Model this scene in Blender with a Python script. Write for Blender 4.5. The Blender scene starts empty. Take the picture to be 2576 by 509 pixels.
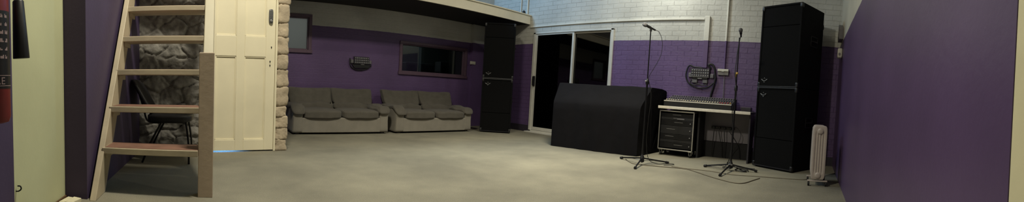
import bpy, bmesh, math, random
from mathutils import Vector, Matrix, noise
random.seed(7)
D = bpy.data
COL = bpy.context.scene.collection
PI = math.pi

# ------------------------------------------------------------------ materials
def s2l(c):
    return tuple(((v/255)/12.92 if v/255 <= .04045 else ((v/255+.055)/1.055)**2.4) for v in c)

class NT:
    def __init__(s, name):
        s.m = D.materials.new(name); s.m.use_nodes = True
        s.t = s.m.node_tree; s.b = s.t.nodes['Principled BSDF']
    def n(s, typ, **kw):
        o = s.t.nodes.new(typ)
        for k, v in kw.items():
            if k[0] == '_': setattr(o, k[1:], v)
            else: o.inputs[k.replace('_', ' ')].default_value = v
        return o
    def l(s, a, b): s.t.links.new(a, b)

def mat(name, rgb, rough=.6, metal=0., var=.12, scale=20., bump=.0, bscale=80., spec=.5, sheen=0., emit=None):
    k = NT(name); b = k.b
    c = s2l(rgb)
    geo = k.n('ShaderNodeTexCoord')
    nz = k.n('ShaderNodeTexNoise', Scale=scale, Detail=4.)
    k.l(geo.outputs['Object'], nz.inputs['Vector'])
    rp = k.n('ShaderNodeValToRGB')
    rp.color_ramp.elements[0].position = .3; rp.color_ramp.elements[1].position = .7
    rp.color_ramp.elements[0].color = tuple(v*(1-var) for v in c)+(1,)
    rp.color_ramp.elements[1].color = tuple(min(1, v*(1+var)) for v in c)+(1,)
    k.l(nz.outputs['Fac'], rp.inputs['Fac']); k.l(rp.outputs['Color'], b.inputs['Base Color'])
    b.inputs['Roughness'].default_value = rough; b.inputs['Metallic'].default_value = metal
    b.inputs['Specular IOR Level'].default_value = spec
    if sheen: b.inputs['Sheen Weight'].default_value = sheen
    if bump:
        n2 = k.n('ShaderNodeTexNoise', Scale=bscale, Detail=5.)
        k.l(geo.outputs['Object'], n2.inputs['Vector'])
        bp = k.n('ShaderNodeBump', Strength=bump, Distance=.01)
        k.l(n2.outputs['Fac'], bp.inputs['Height']); k.l(bp.outputs['Normal'], b.inputs['Normal'])
    if emit:
        b.inputs['Emission Color'].default_value = s2l(emit[0])+(1,); b.inputs['Emission Strength'].default_value = emit[1]
    return k.m

def brick_paint(name, axis, low, high, zline=1.895, brick=True, rough=.5, bs=.8):
    """two-tone painted wall: purple below the paint line, off-white above"""
    k = NT(name); b = k.b
    g = k.n('ShaderNodeNewGeometry'); sp = k.n('ShaderNodeSeparateXYZ'); k.l(g.outputs['Position'], sp.inputs[0])
    cb = k.n('ShaderNodeCombineXYZ'); k.l(sp.outputs[axis], cb.inputs[0]); k.l(sp.outputs[2], cb.inputs[1])
    nz = k.n('ShaderNodeTexNoise', Scale=9., Detail=3.); k.l(g.outputs['Position'], nz.inputs['Vector'])
    ma = k.n('ShaderNodeMath', _operation='MULTIPLY_ADD'); ma.inputs[1].default_value = .014
    k.l(nz.outputs['Fac'], ma.inputs[0]); k.l(sp.outputs[2], ma.inputs[2])
    gt = k.n('ShaderNodeMath', _operation='GREATER_THAN'); gt.inputs[1].default_value = zline+.007
    k.l(ma.outputs[0], gt.inputs[0])
    mix = k.n('ShaderNodeMix', _data_type='RGBA')
    k.l(gt.outputs[0], mix.inputs['Factor'])
    mix.inputs['A'].default_value = s2l(low)+(1,); mix.inputs['B'].default_value = s2l(high)+(1,)
    # patchy wear
    n2 = k.n('ShaderNodeTexNoise', Scale=1.7, Detail=6.); k.l(g.outputs['Position'], n2.inputs['Vector'])
    mr = k.n('ShaderNodeMapRange'); mr.inputs['To Min'].default_value = .86; mr.inputs['To Max'].default_value = 1.12
    mr.inputs['From Min'].default_value = .3; mr.inputs['From Max'].default_value = .7
    k.l(n2.outputs['Fac'], mr.inputs['Value'])
    mm = k.n('ShaderNodeMix', _data_type='RGBA', _blend_type='MULTIPLY'); mm.inputs['Factor'].default_value = 1.
    k.l(mix.outputs['Result'], mm.inputs['A']); k.l(mr.outputs['Result'], mm.inputs['B'])
    k.l(mm.outputs['Result'], b.inputs['Base Color'])
    b.inputs['Roughness'].default_value = rough
    n3 = k.n('ShaderNodeTexNoise', Scale=26., Detail=6.); k.l(g.outputs['Position'], n3.inputs['Vector'])
    bp2 = k.n('ShaderNodeBump', Strength=.35 if brick else .1, Distance=.012)
    k.l(n3.outputs['Fac'], bp2.inputs['Height'])
    if brick:
        wob = k.n('ShaderNodeTexNoise', Scale=5., Detail=2.); k.l(g.outputs['Position'], wob.inputs['Vector'])
        vm = k.n('ShaderNodeVectorMath', _operation='MULTIPLY_ADD'); vm.inputs[1].default_value = (.02, .02, 0)
        k.l(wob.outputs['Color'], vm.inputs[0]); k.l(cb.outputs[0], vm.inputs[2])
        br = k.n('ShaderNodeTexBrick', Scale=1.)
        br.inputs['Brick Width'].default_value = .24; br.inputs['Row Height'].default_value = .086
        br.inputs['Mortar Size'].default_value = .0055; br.inputs['Mortar Smooth'].default_value = .5
        k.l(vm.outputs[0], br.inputs['Vector'])
        inv = k.n('ShaderNodeMath', _operation='SUBTRACT'); inv.inputs[0].default_value = 1.
        n4 = k.n('ShaderNodeTexNoise', Scale=3.5, Detail=2.); k.l(g.outputs['Position'], n4.inputs['Vector'])
        m4 = k.n('ShaderNodeMapRange'); m4.inputs['From Min'].default_value = .35; m4.inputs['From Max'].default_value = .65
        m4.inputs['To Min'].default_value = .15; m4.inputs['To Max'].default_value = 1.; k.l(n4.outputs['Fac'], m4.inputs['Value'])
        m5 = k.n('ShaderNodeMath', _operation='MULTIPLY'); k.l(br.outputs['Fac'], m5.inputs[0]); k.l(m4.outputs['Result'], m5.inputs[1])
        k.l(m5.outputs[0], inv.inputs[1])
        bp = k.n('ShaderNodeBump', Strength=bs, Distance=.018)
        k.l(inv.outputs[0], bp.inputs['Height']); k.l(bp2.outputs['Normal'], bp.inputs['Normal'])
        k.l(bp.outputs['Normal'], b.inputs['Normal'])
    else:
        k.l(bp2.outputs['Normal'], b.inputs['Normal'])
    return k.m

def carpet_mat():
    k = NT('carpet'); b = k.b
    g = k.n('ShaderNodeNewGeometry')
    n1 = k.n('ShaderNodeTexNoise', Scale=1.1, Detail=5., Roughness=.6); n2 = k.n('ShaderNodeTexNoise', Scale=170., Detail=3.)
    k.l(g.outputs['Position'], n1.inputs['Vector']); k.l(g.outputs['Position'], n2.inputs['Vector'])
    r = k.n('ShaderNodeValToRGB'); e = r.color_ramp.elements
    e[0].position = .34; e[1].position = .68
    e[0].color = s2l((120, 117, 105))+(1,); e[1].color = s2l((144, 140, 124))+(1,)
    k.l(n1.outputs['Fac'], r.inputs['Fac'])
    mr = k.n('ShaderNodeMapRange'); mr.inputs['From Min'].default_value = .3; mr.inputs['From Max'].default_value = .7
    mr.inputs['To Min'].default_value = .78; mr.inputs['To Max'].default_value = 1.15; k.l(n2.outputs['Fac'], mr.inputs['Value'])
    mm = k.n('ShaderNodeMix', _data_type='RGBA', _blend_type='MULTIPLY'); mm.inputs['Factor'].default_value = 1.
    k.l(r.outputs['Color'], mm.inputs['A']); k.l(mr.outputs['Result'], mm.inputs['B']); k.l(mm.outputs['Result'], b.inputs['Base Color'])
    bp = k.n('ShaderNodeBump', Strength=.6, Distance=.006); k.l(n2.outputs['Fac'], bp.inputs['Height']); k.l(bp.outputs['Normal'], b.inputs['Normal'])
    b.inputs['Roughness'].default_value = .95; b.inputs['Specular IOR Level'].default_value = .1
    return k.m

def glass_mat(name, tint, refl=.09, opac=.0, opc=(60, 70, 66)):
    k = NT(name); t = k.t
    out = t.nodes['Material Output']
    tr = k.n('ShaderNodeBsdfTransparent'); tr.inputs[0].default_value = s2l(tint)+(1,)
    gl = k.n('ShaderNodeBsdfGlossy'); gl.inputs['Roughness'].default_value = .03
    mx = k.n('ShaderNodeMixShader'); mx.inputs[0].default_value = refl
    k.l(tr.outputs[0], mx.inputs[1]); k.l(gl.outputs[0], mx.inputs[2])
    if opac:
        nz = k.n('ShaderNodeTexNoise', Scale=60.)
        df = k.n('ShaderNodeBsdfTranslucent'); df.inputs[0].default_value = s2l(opc)+(1,)
        m2 = k.n('ShaderNodeMixShader'); m2.inputs[0].default_value = opac
        k.l(mx.outputs[0], m2.inputs[1]); k.l(df.outputs[0], m2.inputs[2]); k.l(m2.outputs[0], out.inputs['Surface'])
    else:
        k.l(mx.outputs[0], out.inputs['Surface'])
    return k.m

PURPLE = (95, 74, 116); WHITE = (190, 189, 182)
M = dict(
    back=brick_paint('painted_brick_back', 0, PURPLE, WHITE, bs=.35),
    side=brick_paint('painted_brick_side', 1, PURPLE, WHITE),
    right=brick_paint('smooth_painted_wall', 0, (86, 66, 101), (200, 196, 180), brick=False, rough=.42),
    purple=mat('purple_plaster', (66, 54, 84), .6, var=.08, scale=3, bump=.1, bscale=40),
    palewall=mat('pale_green_plaster', (196, 198, 160), .55, var=.06, scale=2, bump=.06, bscale=30),
    carpet=carpet_mat(),
    dim=mat('dark_plaster', (70, 66, 74), .8, bump=.1),
    ceil=mat('ceiling_paint', (96, 94, 90), .8),  # unseen ceiling, darkened to cut the light it bounces back
    soffit=mat('black_soffit', (30, 28, 32), .8, bump=.2, bscale=20),
    cream=mat('cream_gloss_paint', (236, 228, 200), .38, var=.05, scale=3, bump=.05, bscale=18),
    fascia=mat('cream_fascia_paint', (222, 216, 196), .5, var=.06, scale=4, bump=.08, bscale=25),
    stair=mat('worn_stair_paint', (182, 170, 146), .5, var=.1, scale=6, bump=.12, bscale=30),
    newel=mat('worn_newel_paint', (188, 170, 150), .55, var=.08, scale=8, bump=.12, bscale=35),
    treadtop=mat('worn_brown_timber', (120, 88, 74), .6, var=.2, scale=9, bump=.15, bscale=30),
    stone=mat('rough_stone', (136, 133, 127), .9, var=.3, scale=11, bump=.8, bscale=38),
    stonewarm=mat('warm_quoin_stone', (176, 162, 140), .85, var=.2, scale=9, bump=.5, bscale=40),
    mortar=mat('mortar', (84, 78, 72), .95, bump=.3),
    alu=mat('aluminium_frame', (206, 204, 196), .4, .15, var=.05, scale=6),
    steel=mat('bare_aluminium', (205, 203, 198), .3, .85, var=.08, scale=20),
    black=mat('black_plastic', (24, 24, 27), .45, var=.2),
    rubber=mat('black_rubber', (22, 22, 23), .7),
    blackmetal=mat('black_metal', (26, 26, 29), .35, .4),
    carpetblack=mat('black_cab_covering', (15, 15, 17), .9, spec=.15, var=.2, scale=60, bump=.4, bscale=200),
    grille=mat('black_grille_cloth', (17, 17, 18), .9, spec=.1, var=.25, scale=120, bump=.3, bscale=260),
    silver=mat('dull_silver', (150, 150, 152), .4, .6),
    cover=mat('black_cloth_cover', (16, 15, 18), .9, var=.12, scale=5, bump=.5, bscale=9, spec=.15),
    sofa=mat('beige_grey_upholstery', (92, 88, 81), .92, var=.12, scale=9, bump=.35, bscale=120, spec=.15, sheen=.15),
    sofabase=mat('pale_beige_upholstery', (136, 131, 121), .92, var=.08, scale=6, bump=.3, bscale=140, spec=.15, sheen=.15),
    shelf=mat('pale_shelf_edge', (216, 210, 196), .35, var=.06),
    board=mat('grey_painted_board', (112, 108, 114), .7, var=.08, scale=4),
    mixtop=mat('mixer_panel', (70, 68, 72), .4, .3, var=.1),
    whitecap=mat('cream_fader_cap', (235, 228, 190), .4), redcap=mat('red_fader_cap', (190, 40, 40), .4),
    yellowcap=mat('yellow_fader_cap', (230, 180, 40), .4),
    box=mat('dark_grey_steel', (62, 60, 66), .45, .5), greybox=mat('grey_plastic_box', (104, 102, 106), .5),
    whiteplastic=mat('white_plastic', (205, 202, 190), .4, var=.04), greyplastic=mat('shaded_grey_plastic', (128, 124, 122), .5),
    purplepipe=brick_paint('painted_conduit', 0, PURPLE, (216, 214, 204), brick=False),
    rad=mat('radiator_enamel', (176, 166, 158), .4, var=.05), 
    creamdull=mat('dull_cream_paint', (162, 155, 130), .5, var=.05, scale=4, bump=.05, bscale=18),
    dullmetal=mat('dull_dark_metal', (92, 92, 94), .5, .5),
    red=mat('red_enamel', (112, 22, 28), .4), label=mat('black_label', (22, 20, 22), .4), letter=mat('printed_lettering', (150, 130, 130), .5),
    winframe=mat('purple_window_frame', (94, 74, 90), .45, var=.1), mesh_steel=mat('mic_grille', (120, 120, 122), .35, .8, bump=.6, bscale=600),
    tape=mat('yellow_tape', (205, 170, 90), .6), vinyl=mat('black_vinyl_seat', (30, 29, 33), .5, bump=.2),
    glass=glass_mat('door_glass', (120, 120, 126), .07), wglass=glass_mat('window_glass', (170, 176, 176), .05),
    frost=glass_mat('frosted_glass', (120, 124, 122), .04, .8, (222, 226, 222)),
    paperwhite=mat('pale_timber', (214, 208, 180), .6), brown=mat('brown_skirting', (96, 70, 46), .6),
    roomwall=mat('far_room_wall', (90, 94, 92), .8), pale=mat('pale_panel', (206, 214, 206), .7), cable=mat('black_cable', (20, 20, 22), .5),
    thincable=mat('grey_brown_cable', (104, 96, 80), .7),
)

# ------------------------------------------------------------------ mesh builder
class MB:
    def __init__(s): s.v = []; s.f = []; s.smooth = False
    def add(s, vs, fs):
        o = len(s.v); s.v += [Vector(v) for v in vs]; s.f += [tuple(i+o for i in f) for f in fs]; return s
    def box(s, x0, x1, y0, y1, z0, z1):
        x0, x1 = sorted((x0, x1)); y0, y1 = sorted((y0, y1)); z0, z1 = sorted((z0, z1))
        return s.add([(x0,y0,z0),(x1,y0,z0),(x1,y1,z0),(x0,y1,z0),(x0,y0,z1),(x1,y0,z1),(x1,y1,z1),(x0,y1,z1)],
                     [(3,2,1,0),(4,5,6,7),(0,1,5,4),(1,2,6,5),(2,3,7,6),(3,0,4,7)])
    def tube(s, pts, r, n=8, smooth_pts=True, caps=True):
        pts = [Vector(p) for p in pts]
        if smooth_pts and len(pts) > 2: pts = spline(pts)
        rs = r if isinstance(r, (list, tuple)) else [r]*len(pts)
        t0 = (pts[1]-pts[0]).normalized()
        a = t0.orthogonal().normalized(); rings = []
        for i, p in enumerate(pts):
            t = (pts[min(i+1, len(pts)-1)]-pts[max(i-1, 0)]).normalized()
            a = (a-t*a.dot(t)).normalized(); b = t.cross(a)
            rings.append([p+(a*math.cos(q*2*PI/n)+b*math.sin(q*2*PI/n))*rs[i] for q in range(n)])
        vs = [v for r_ in rings for v in r_]; fs = []
        for i in range(len(rings)-1):
            for q in range(n):
                fs.append((i*n+q, i*n+(q+1) % n, (i+1)*n+(q+1) % n, (i+1)*n+q))
        if caps: fs += [tuple(range(n))[::-1], tuple((len(rings)-1)*n+q for q in range(n))]
        return s.add(vs, fs)
    def lathe(s, prof, c=(0,0,0), axis=(0,0,1), n=24):
        """prof: list of (distance along axis, radius)"""
        c = Vector(c); ax = Vector(axis).normalized(); a = ax.orthogonal().normalized(); b = ax.cross(a)
        vs = []; fs = []
        for z, r in prof:
            for q in range(n): vs.append(c+ax*z+(a*math.cos(q*2*PI/n)+b*math.sin(q*2*PI/n))*max(r, 1e-4))
        for i in range(len(prof)-1):
            for q in range(n): fs.append((i*n+q, i*n+(q+1) % n, (i+1)*n+(q+1) % n, (i+1)*n+q))
        fs += [tuple(range(n))[::-1], tuple((len(prof)-1)*n+q for q in range(n))]
        return s.add(vs, fs)
    def prism(s, poly, z0, z1, ax='z'):
        """poly extruded along an axis; poly in the other two coordinates (x,y)/(x,z)/(y,z)"""
        n = len(poly)
        def m(a, b, h): return {'z': (a, b, h), 'y': (a, h, b), 'x': (h, a, b)}[ax]
        vs = [m(a, b, z0) for a, b in poly]+[m(a, b, z1) for a, b in poly]
        fs = [tuple(range(n))[::-1], tuple(range(n, 2*n))]+[(i, (i+1) % n, (i+1) % n+n, i+n) for i in range(n)]
        return s.add(vs, fs)
    def puff(s, c, h, p=5., res=8, fn=None):
        """soft box: superellipsoid of half sizes h with exponent p and an optional deformation"""
        bm = bmesh.new(); bmesh.ops.create_cube(bm, size=2.)
        bmesh.ops.subdivide_edges(bm, edges=bm.edges[:], cuts=res-1, use_grid_fill=True)
        bm.verts.ensure_lookup_table(); vs = []
        for v in bm.verts:
            u = v.co; k = (abs(u.x)**p+abs(u.y)**p+abs(u.z)**p)**(1/p)
            w = Vector((u.x/k, u.y/k, u.z/k))
            q = Vector((w.x*h[0], w.y*h[1], w.z*h[2]))
            if fn: q = fn(w, q)
            vs.append(q+Vector(c))
        fs = [tuple(v.index for v in f.verts) for f in bm.faces]; bm.free()
        s.smooth = True
        return s.add(vs, fs)
    def xf(s, mtx):
        s.v = [mtx @ v for v in s.v]; return s
    def build(s, name, material, parent=None, bevel=0., smooth=None, seg=2):
        me = D.meshes.new(name)
        me.from_pydata([tuple(v) for v in s.v], [], s.f)
        bm = bmesh.new(); bm.from_mesh(me)
        bmesh.ops.recalc_face_normals(bm, faces=bm.faces[:])
        bm.to_mesh(me); bm.free()
        me.materials.append(material)
        o = D.objects.new(name, me); COL.objects.link(o)
        if parent is not None: o.parent = parent
        sm = s.smooth if smooth is None else smooth
        if sm or bevel:
            for p in me.polygons: p.use_smooth = bool(sm)
        if bevel:
            b = o.modifiers.new('bevel', 'BEVEL'); b.width = bevel; b.segments = seg; b.limit_method = 'ANGLE'; b.angle_limit = .6
            b.harden_normals = False
        if smooth == 'auto':
            for p in me.polygons: p.use_smooth = True
            try: me.set_sharp_from_angle(angle=.7)
            except Exception: pass
        return o

def spline(pts, k=6):
    out = []
    n = len(pts)
    for i in range(n-1):
        p0, p1, p2, p3 = pts[max(i-1, 0)], pts[i], pts[i+1], pts[min(i+2, n-1)]
        for j in range(k):
            t = j/k
            out.append(.5*((2*p1)+(p2-p0)*t+(2*p0-5*p1+4*p2-p3)*t*t+(3*p1-p0-3*p2+p3)*t**3))
    out.append(pts[-1]); return out

def thing(name, label, cat, loc=(0,0,0), rz=0., group=None):
    o = D.objects.new(name, None); COL.objects.link(o); o.location = loc; o.rotation_euler = (0, 0, rz)
    o.empty_display_size = .1
    return tag(o, label, cat, group)
def tag(o, label, cat, group=None, kind=None):
    o['label'] = label; o['category'] = cat
    if group: o['group'] = group
    if kind: o['kind'] = kind
    return o
def struct(o, label=None):
    o['kind'] = 'structure'
    if label: o['label'] = label
    return o
def kids(o): return [c for c in D.objects if c.parent == o]
def dup(root, loc, rz, label):
    def cp(o, par):
        c = o.copy(); COL.objects.link(c); c.parent = par
        for ch in kids(o): cp(ch, c)
        return c
    r = cp(root, None); r.location = loc; r.rotation_euler = (0, 0, rz); r['label'] = label; return r

# ------------------------------------------------------------------ room shell
X3, Y2, Y4, CEIL = 6.01, 6.84, -.40, 4.15
struct(MB().box(-3.2, 8.2, -3.2, 9.4, -.1, 0).build('floor', M['carpet']), 'worn beige carpet floor')
struct(MB().box(-3.2, 6.2, -3.2, 7.0, CEIL, CEIL+.1).build('ceiling', M['ceil']), 'high grey ceiling')
# back wall with two openings
wl = (.95, 1.665, 1.44, 2.03); wr = (3.61, 5.20, 1.135, 1.70)
b = MB()
b.box(-1.05, 6.2, Y2, Y2+.16, 0, wr[2]); b.box(-1.05, 6.2, Y2, Y2+.16, wl[3], CEIL)
b.box(-1.05, wl[0], Y2, Y2+.16, wr[2], wl[3]); b.box(wl[0], wl[1], Y2, Y2+.16, wr[2], wl[2])
b.box(wl[1], wr[0], Y2, Y2+.16, wr[2], wl[3]); b.box(wr[0], wr[1], Y2, Y2+.16, wr[3], wl[3]); b.box(wr[1], 6.2, Y2, Y2+.16, wr[2], wl[3])
struct(b.build('wall_back', M['back']), 'purple and white painted brick wall behind the sofas')
# side wall with the sliding door opening
dy0, dy1, dh = 3.53, 5.49, 2.12
b = MB()
b.box(X3, X3+.18, Y4-.2, dy0, 0, CEIL); b.box(X3, X3+.18, dy1, Y2, 0, CEIL); b.box(X3, X3+.18, dy0, dy1, dh, CEIL)
struct(b.build('wall_right', M['side']), 'purple and white painted brick wall with the glass door')
struct(MB().box(.68, X3, Y4-.15, Y4, 0, CEIL).build('wall_near_right', M['right']), 'smooth purple wall beside the heater')
struct(MB().box(5.36, X3-.001, Y2-.09, Y2-.001, 0, 2.31).build('wall_pier', M['back']), 'shallow painted pier in the back corner')
# left walls
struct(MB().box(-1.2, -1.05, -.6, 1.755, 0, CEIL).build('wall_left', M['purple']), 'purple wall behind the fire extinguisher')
dpale = MB().box(-1.2, -1.052, 1.757, 2.47, 0, CEIL)
struct(dpale.build('wall_left_pale', M['palewall']), 'flat pale greenish wall panel')
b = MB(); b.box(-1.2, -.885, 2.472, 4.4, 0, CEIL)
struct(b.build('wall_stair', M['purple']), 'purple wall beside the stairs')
# baseboards
struct(MB().box(-1.05, -1.04, 1.76, 2.47, 0, .018).build('baseboard_left', M['brown']))
struct(MB().box(5.99, 6.008, 5.50, 6.75, 0, .14).box(5.99, 6.008, Y4, 3.5, 0, .14).build('baseboard_right', mat('dark_skirting', (46, 40, 52), .6)))
struct(MB().box(1.0, 5.35, Y2-.02, Y2-.001, 0, .14).build('baseboard_back', mat('purple_skirting', (70, 54, 92), .6)))
# cream jamb close by at the right edge
b = MB(); b.box(.30, .68, Y4-.15, Y4+.0, 0, CEIL); 
struct(b.build('trim_1', mat('cream_jamb', (214, 206, 168), .5, var=.06, scale=5, bump=.08, bscale=30), None, bevel=.006), 'cream painted door jamb')

# loft slab: cream fascia, black underside
struct(MB().box(-.88, 6.005, 5.655, 6.835, 2.32, 2.49).build('wall_loft_slab', M['soffit']), 'black underside of the loft floor')
b = MB(); b.box(.9, 6.005, 5.625, 5.654, 2.31, 2.485); b.box(.9, 6.005, 5.60, 5.66, 2.486, 2.51)
struct(b.build('trim_2', M['fascia'], None, bevel=.004), 'cream board along the edge of the loft')
b = MB(); b.box(-.03, .03, -.02, .02, 0, .045); b.box(-.02, .02, -.015, .015, .045, .06)
o = b.build('motion_sensor', M['black'], None, bevel=.004); o.location = (5.80, 5.64, 2.511)
tag(o, 'small black box standing on the loft edge', 'sensor')

# ------------------------------------------------------------------ rooms beyond the glass
b = MB()
b.box(.4, 6.6, 9.2, 9.3, 0, 2.6); b.box(.3, .4, 7.0, 9.3, 0, 2.6); b.box(6.5, 6.6, 7.0, 9.3, 0, 2.6); b.box(.3, 6.6, 7.0, 9.3, 2.6, 2.7); b.box(2.3, 2.4, 7.0, 9.2, 0, 2.6)
struct(b.build('wall_control_room', M['roomwall']), 'dim room behind the studio windows')
b = MB()
b.box(8.0, 8.1, 2.5, 6.7, 0, 2.6); b.box(6.19, 8.1, 2.4, 2.5, 0, 2.6); b.box(6.19, 8.1, 6.7, 6.8, 0, 2.6); b.box(6.19, 8.1, 2.4, 6.8, 2.6, 2.7)
struct(b.build('wall_beyond_door', M['dim']), 'unlit room behind the sliding door')

# window frames and glass
def window(nm, r, glassmat, label, fw=.055, mull=None):
    x0, x1, z0, z1 = r
    b = MB(); yf, yb = Y2-.03, Y2+.10
    b.box(x0-fw, x1+fw, yf, yb, z1, z1+fw*.9); b.box(x0-fw-.015, x1+fw+.015, yf-.012, yb, z0-fw, z0)
    b.box(x0-fw, x0, yf, yb, z0, z1); b.box(x1, x1+fw, yf, yb, z0, z1)
    b.box(x0, x1, yf+.03, yb, z1-.018, z1); b.box(x0, x1, yf+.03, yb, z0, z0+.018); b.box(x0, x0+.018, yf+.03, yb, z0, z1); b.box(x1-.018, x1, yf+.03, yb, z0, z1)
    if mull: b.box(mull-.012, mull+.012, yf+.05, yb, z0, z1)
    w = struct(b.build(nm, M['winframe'], None, bevel=.004), label)
    MB().box(x0, x1, Y2+.06, Y2+.068, z0, z1).build('pane', glassmat, w)
    return w
window('window_1', wl, M['frost'], 'small frosted window in a dark frame', .06)
window('window_2', wr, M['wglass'], 'long control room window in a purple frame', .06)
# what the long window shows
b = MB(); b.box(3.55, 4.22, 8.6, 8.62, 1.5, 2.05)
tag(b.build('wall_board', M['pale'], None, bevel=.004), 'pale lit board seen through the left of the long window', 'board').location = (0, 0, 0)
o = thing('equipment_cabinet', 'grey cabinet standing in the room behind the long window', 'cabinet', (4.75, 8.2, 0))
MB().box(-.4, .4, -.2, .2, 0, 1.42).build('body', M['greybox'], o, bevel=.01)
MB().box(-.38, -.01, -.215, -.2, .05, 1.38).build('door', M['greybox'], o, bevel=.004); MB().box(.01, .38, -.215, -.2, .05, 1.38).build('door', M['greybox'], o, bevel=.004)
o = thing('speaker_monitor', 'slim upright cabinet seen dimly in the middle of the long window', 'speaker', (5.45, 8.1, 0))
MB().box(-.13, .13, -.13, .13, 0, 1.5).build('body', M['greybox'], o, bevel=.01)
MB().lathe([(0, .09), (.01, .09), (.012, .06), (.004, .01)], (0, -.13, 1.3), (0, -1, 0)).build('driver', M['black'], o)

# sliding door
dr = D.objects.new('door_1', None); COL.objects.link(dr); struct(dr, 'aluminium framed sliding glass door')
b = MB(); xf0, xf1 = 5.985, 6.09
b.box(xf0, xf1, dy0, dy0+.055, 0, dh); b.box(xf0, xf1, dy1-.06, dy1, 0, dh); b.box(xf0, xf1, dy0, dy1, dh-.03, dh); b.box(xf0-.10, xf1, dy0, dy1+.03, 0, .022); b.box(xf0, xf1, dy0, dy1, .022, .05)
b.build('door_frame', M['alu'], dr, bevel=.003)
def leaf(y0, y1, xo):
    b = MB(); w = .045
    b.box(xo, xo+.03, y0, y0+w, .055, dh-.035); b.box(xo, xo+.03, y1-w, y1, .055, dh-.035)
    b.box(xo, xo+.03, y0+w, y1-w, .055, .12); b.box(xo, xo+.03, y0+w, y1-w, dh-.06, dh-.035)
    l = b.build('door_leaf', M['alu'], dr, bevel=.003)
    MB().box(xo+.012, xo+.018, y0+w-.005, y1-w+.005, .115, dh-.055).build('pane', M['glass'], l)
    return l
l1 = leaf(4.43, dy1-.06, 6.0); l2 = leaf(dy0+.055, 4.475, 6.04)
b = MB(); b.box(5.955, 6.0, 5.385, 5.42, .99, 1.2); b.box(5.94, 5.965, 5.36, 5.42, 1.0, 1.19)
b.build('door_handle', M['black'], l1, bevel=.005)

# ------------------------------------------------------------------ angled stone wall with the cream door
W1 = Matrix.Translation((0, 4.455, 0)) @ Matrix.Rotation(math.atan(.14), 4, 'Z')   # local x along the wall, local -y to the room
k1 = math.sqrt(1+.14**2)
DX0, DX1 = -.125*k1, .685*k1
# stone cladding left of the door: dense grid pushed out into rounded crazy-paving stones
def rubble(x0, x1, z0, z1, step=.0125, cell=.235, seed=11):
    rnd = random.Random(seed); seeds = []
    nx = int((x1-x0)/cell)+3; nz = int((z1-z0)/(cell*.8))+3
    for i in range(-1, nx):
        for j in range(-1, nz):
            seeds.append((x0+(i+rnd.uniform(.05, .95))*cell, z0+(j+rnd.uniform(.05, .95))*cell*.8, rnd.uniform(-1, 1), rnd.uniform(-1, 1), rnd.random()))
    nX = int((x1-x0)/step); nZ = int((z1-z0)/step); vs = []; fs = []
    for j in range(nZ+1):
        for i in range(nX+1):
            x = x0+(x1-x0)*i/nX; z = z0+(z1-z0)*j/nZ
            wx = x+.03*noise.noise(Vector((x*9, z*9, 1))); wz = z+.03*noise.noise(Vector((x*9, z*9, 5)))
            ds = sorted((((wx-s[0])**2+((wz-s[1])*1.25)**2)**.5, q) for q, s in enumerate(seeds) if abs(wx-s[0]) < .5 and abs(wz-s[1]) < .5)[:2]
            e = ds[1][0]-ds[0][0]; s = seeds[ds[0][1]]
            t = min(1, e/.035); t = t**.6
            h = t*(.028+.02*s[4]+.12*(s[2]*(wx-s[0])+s[3]*(wz-s[1])))+.014*noise.noise(Vector((x*20, z*20, 0)))+.02*noise.noise(Vector((x*8, z*8, 3)))
            vs.append((x, -h, z))
    W = nX+1
    for j in range(nZ):
        for i in range(nX): fs.append((j*W+i, j*W+i+1, (j+1)*W+i+1, (j+1)*W+i))
    return vs, fs
vs, fs = rubble(-.90, DX0-.03, 0, 2.30)
b = MB(); b.add(vs, fs); b.xf(W1)
o = struct(b.build('wall_stone', M['stone'], smooth=True), 'rough stone cladding behind the stairs')
b = MB(); b.box(-.90, DX0-.03, 0, .14, 0, 2.31); b.box(DX1+.03, .83, .02, .16, 0, 2.31); b.box(DX0-.03, DX1+.03, .0, .14, 2.06, 2.31); b.xf(W1)
struct(b.build('wall_stone_core', M['mortar']), 'mortared core of the stone wall')
# quoin stones to the right of the door
hs = [0.0, .14, .284, .422, .544, .783, .991, 1.169, 1.38, 1.546, 1.768, 1.98, 2.2, 2.31]
b = MB(); rnd = random.Random(5)
for i in range(len(hs)-1):
    z0, z1 = hs[i]+.004, hs[i+1]-.004
    w = rnd.uniform(-.012, .012); xa, xb = DX1+.028, .865+w; sd = rnd.random()*9
    def fn(u, q, sd=sd):
        d = .010*noise.noise(Vector((q.x*11+sd, q.y*11, q.z*11)))+.003*noise.noise(Vector((q.x*45, q.z*45+sd, q.y*40)))
        return q+u*d*1.6
    b.puff(((xa+xb)/2, .02, (z0+z1)/2), ((xb-xa)/2, .075, (z1-z0)/2+.004), 9, 14, fn)
b.xf(W1)
struct(b.build('wall_quoins', M['stonewarm']), 'stacked rough stones ending the wall right of the door')
# door casing
b = MB(); b.box(DX1+.004, DX1+.03, -.055, .10, 0, 2.06); b.box(DX0-.03, DX0-.004, -.055, .10, 0, 2.06); b.box(DX0-.03, DX1+.03, -.055, .10, 2.045, 2.06); b.xf(W1)
struct(b.build('trim_3', M['cream'], bevel=.004), 'cream frame of the panelled door')
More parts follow.
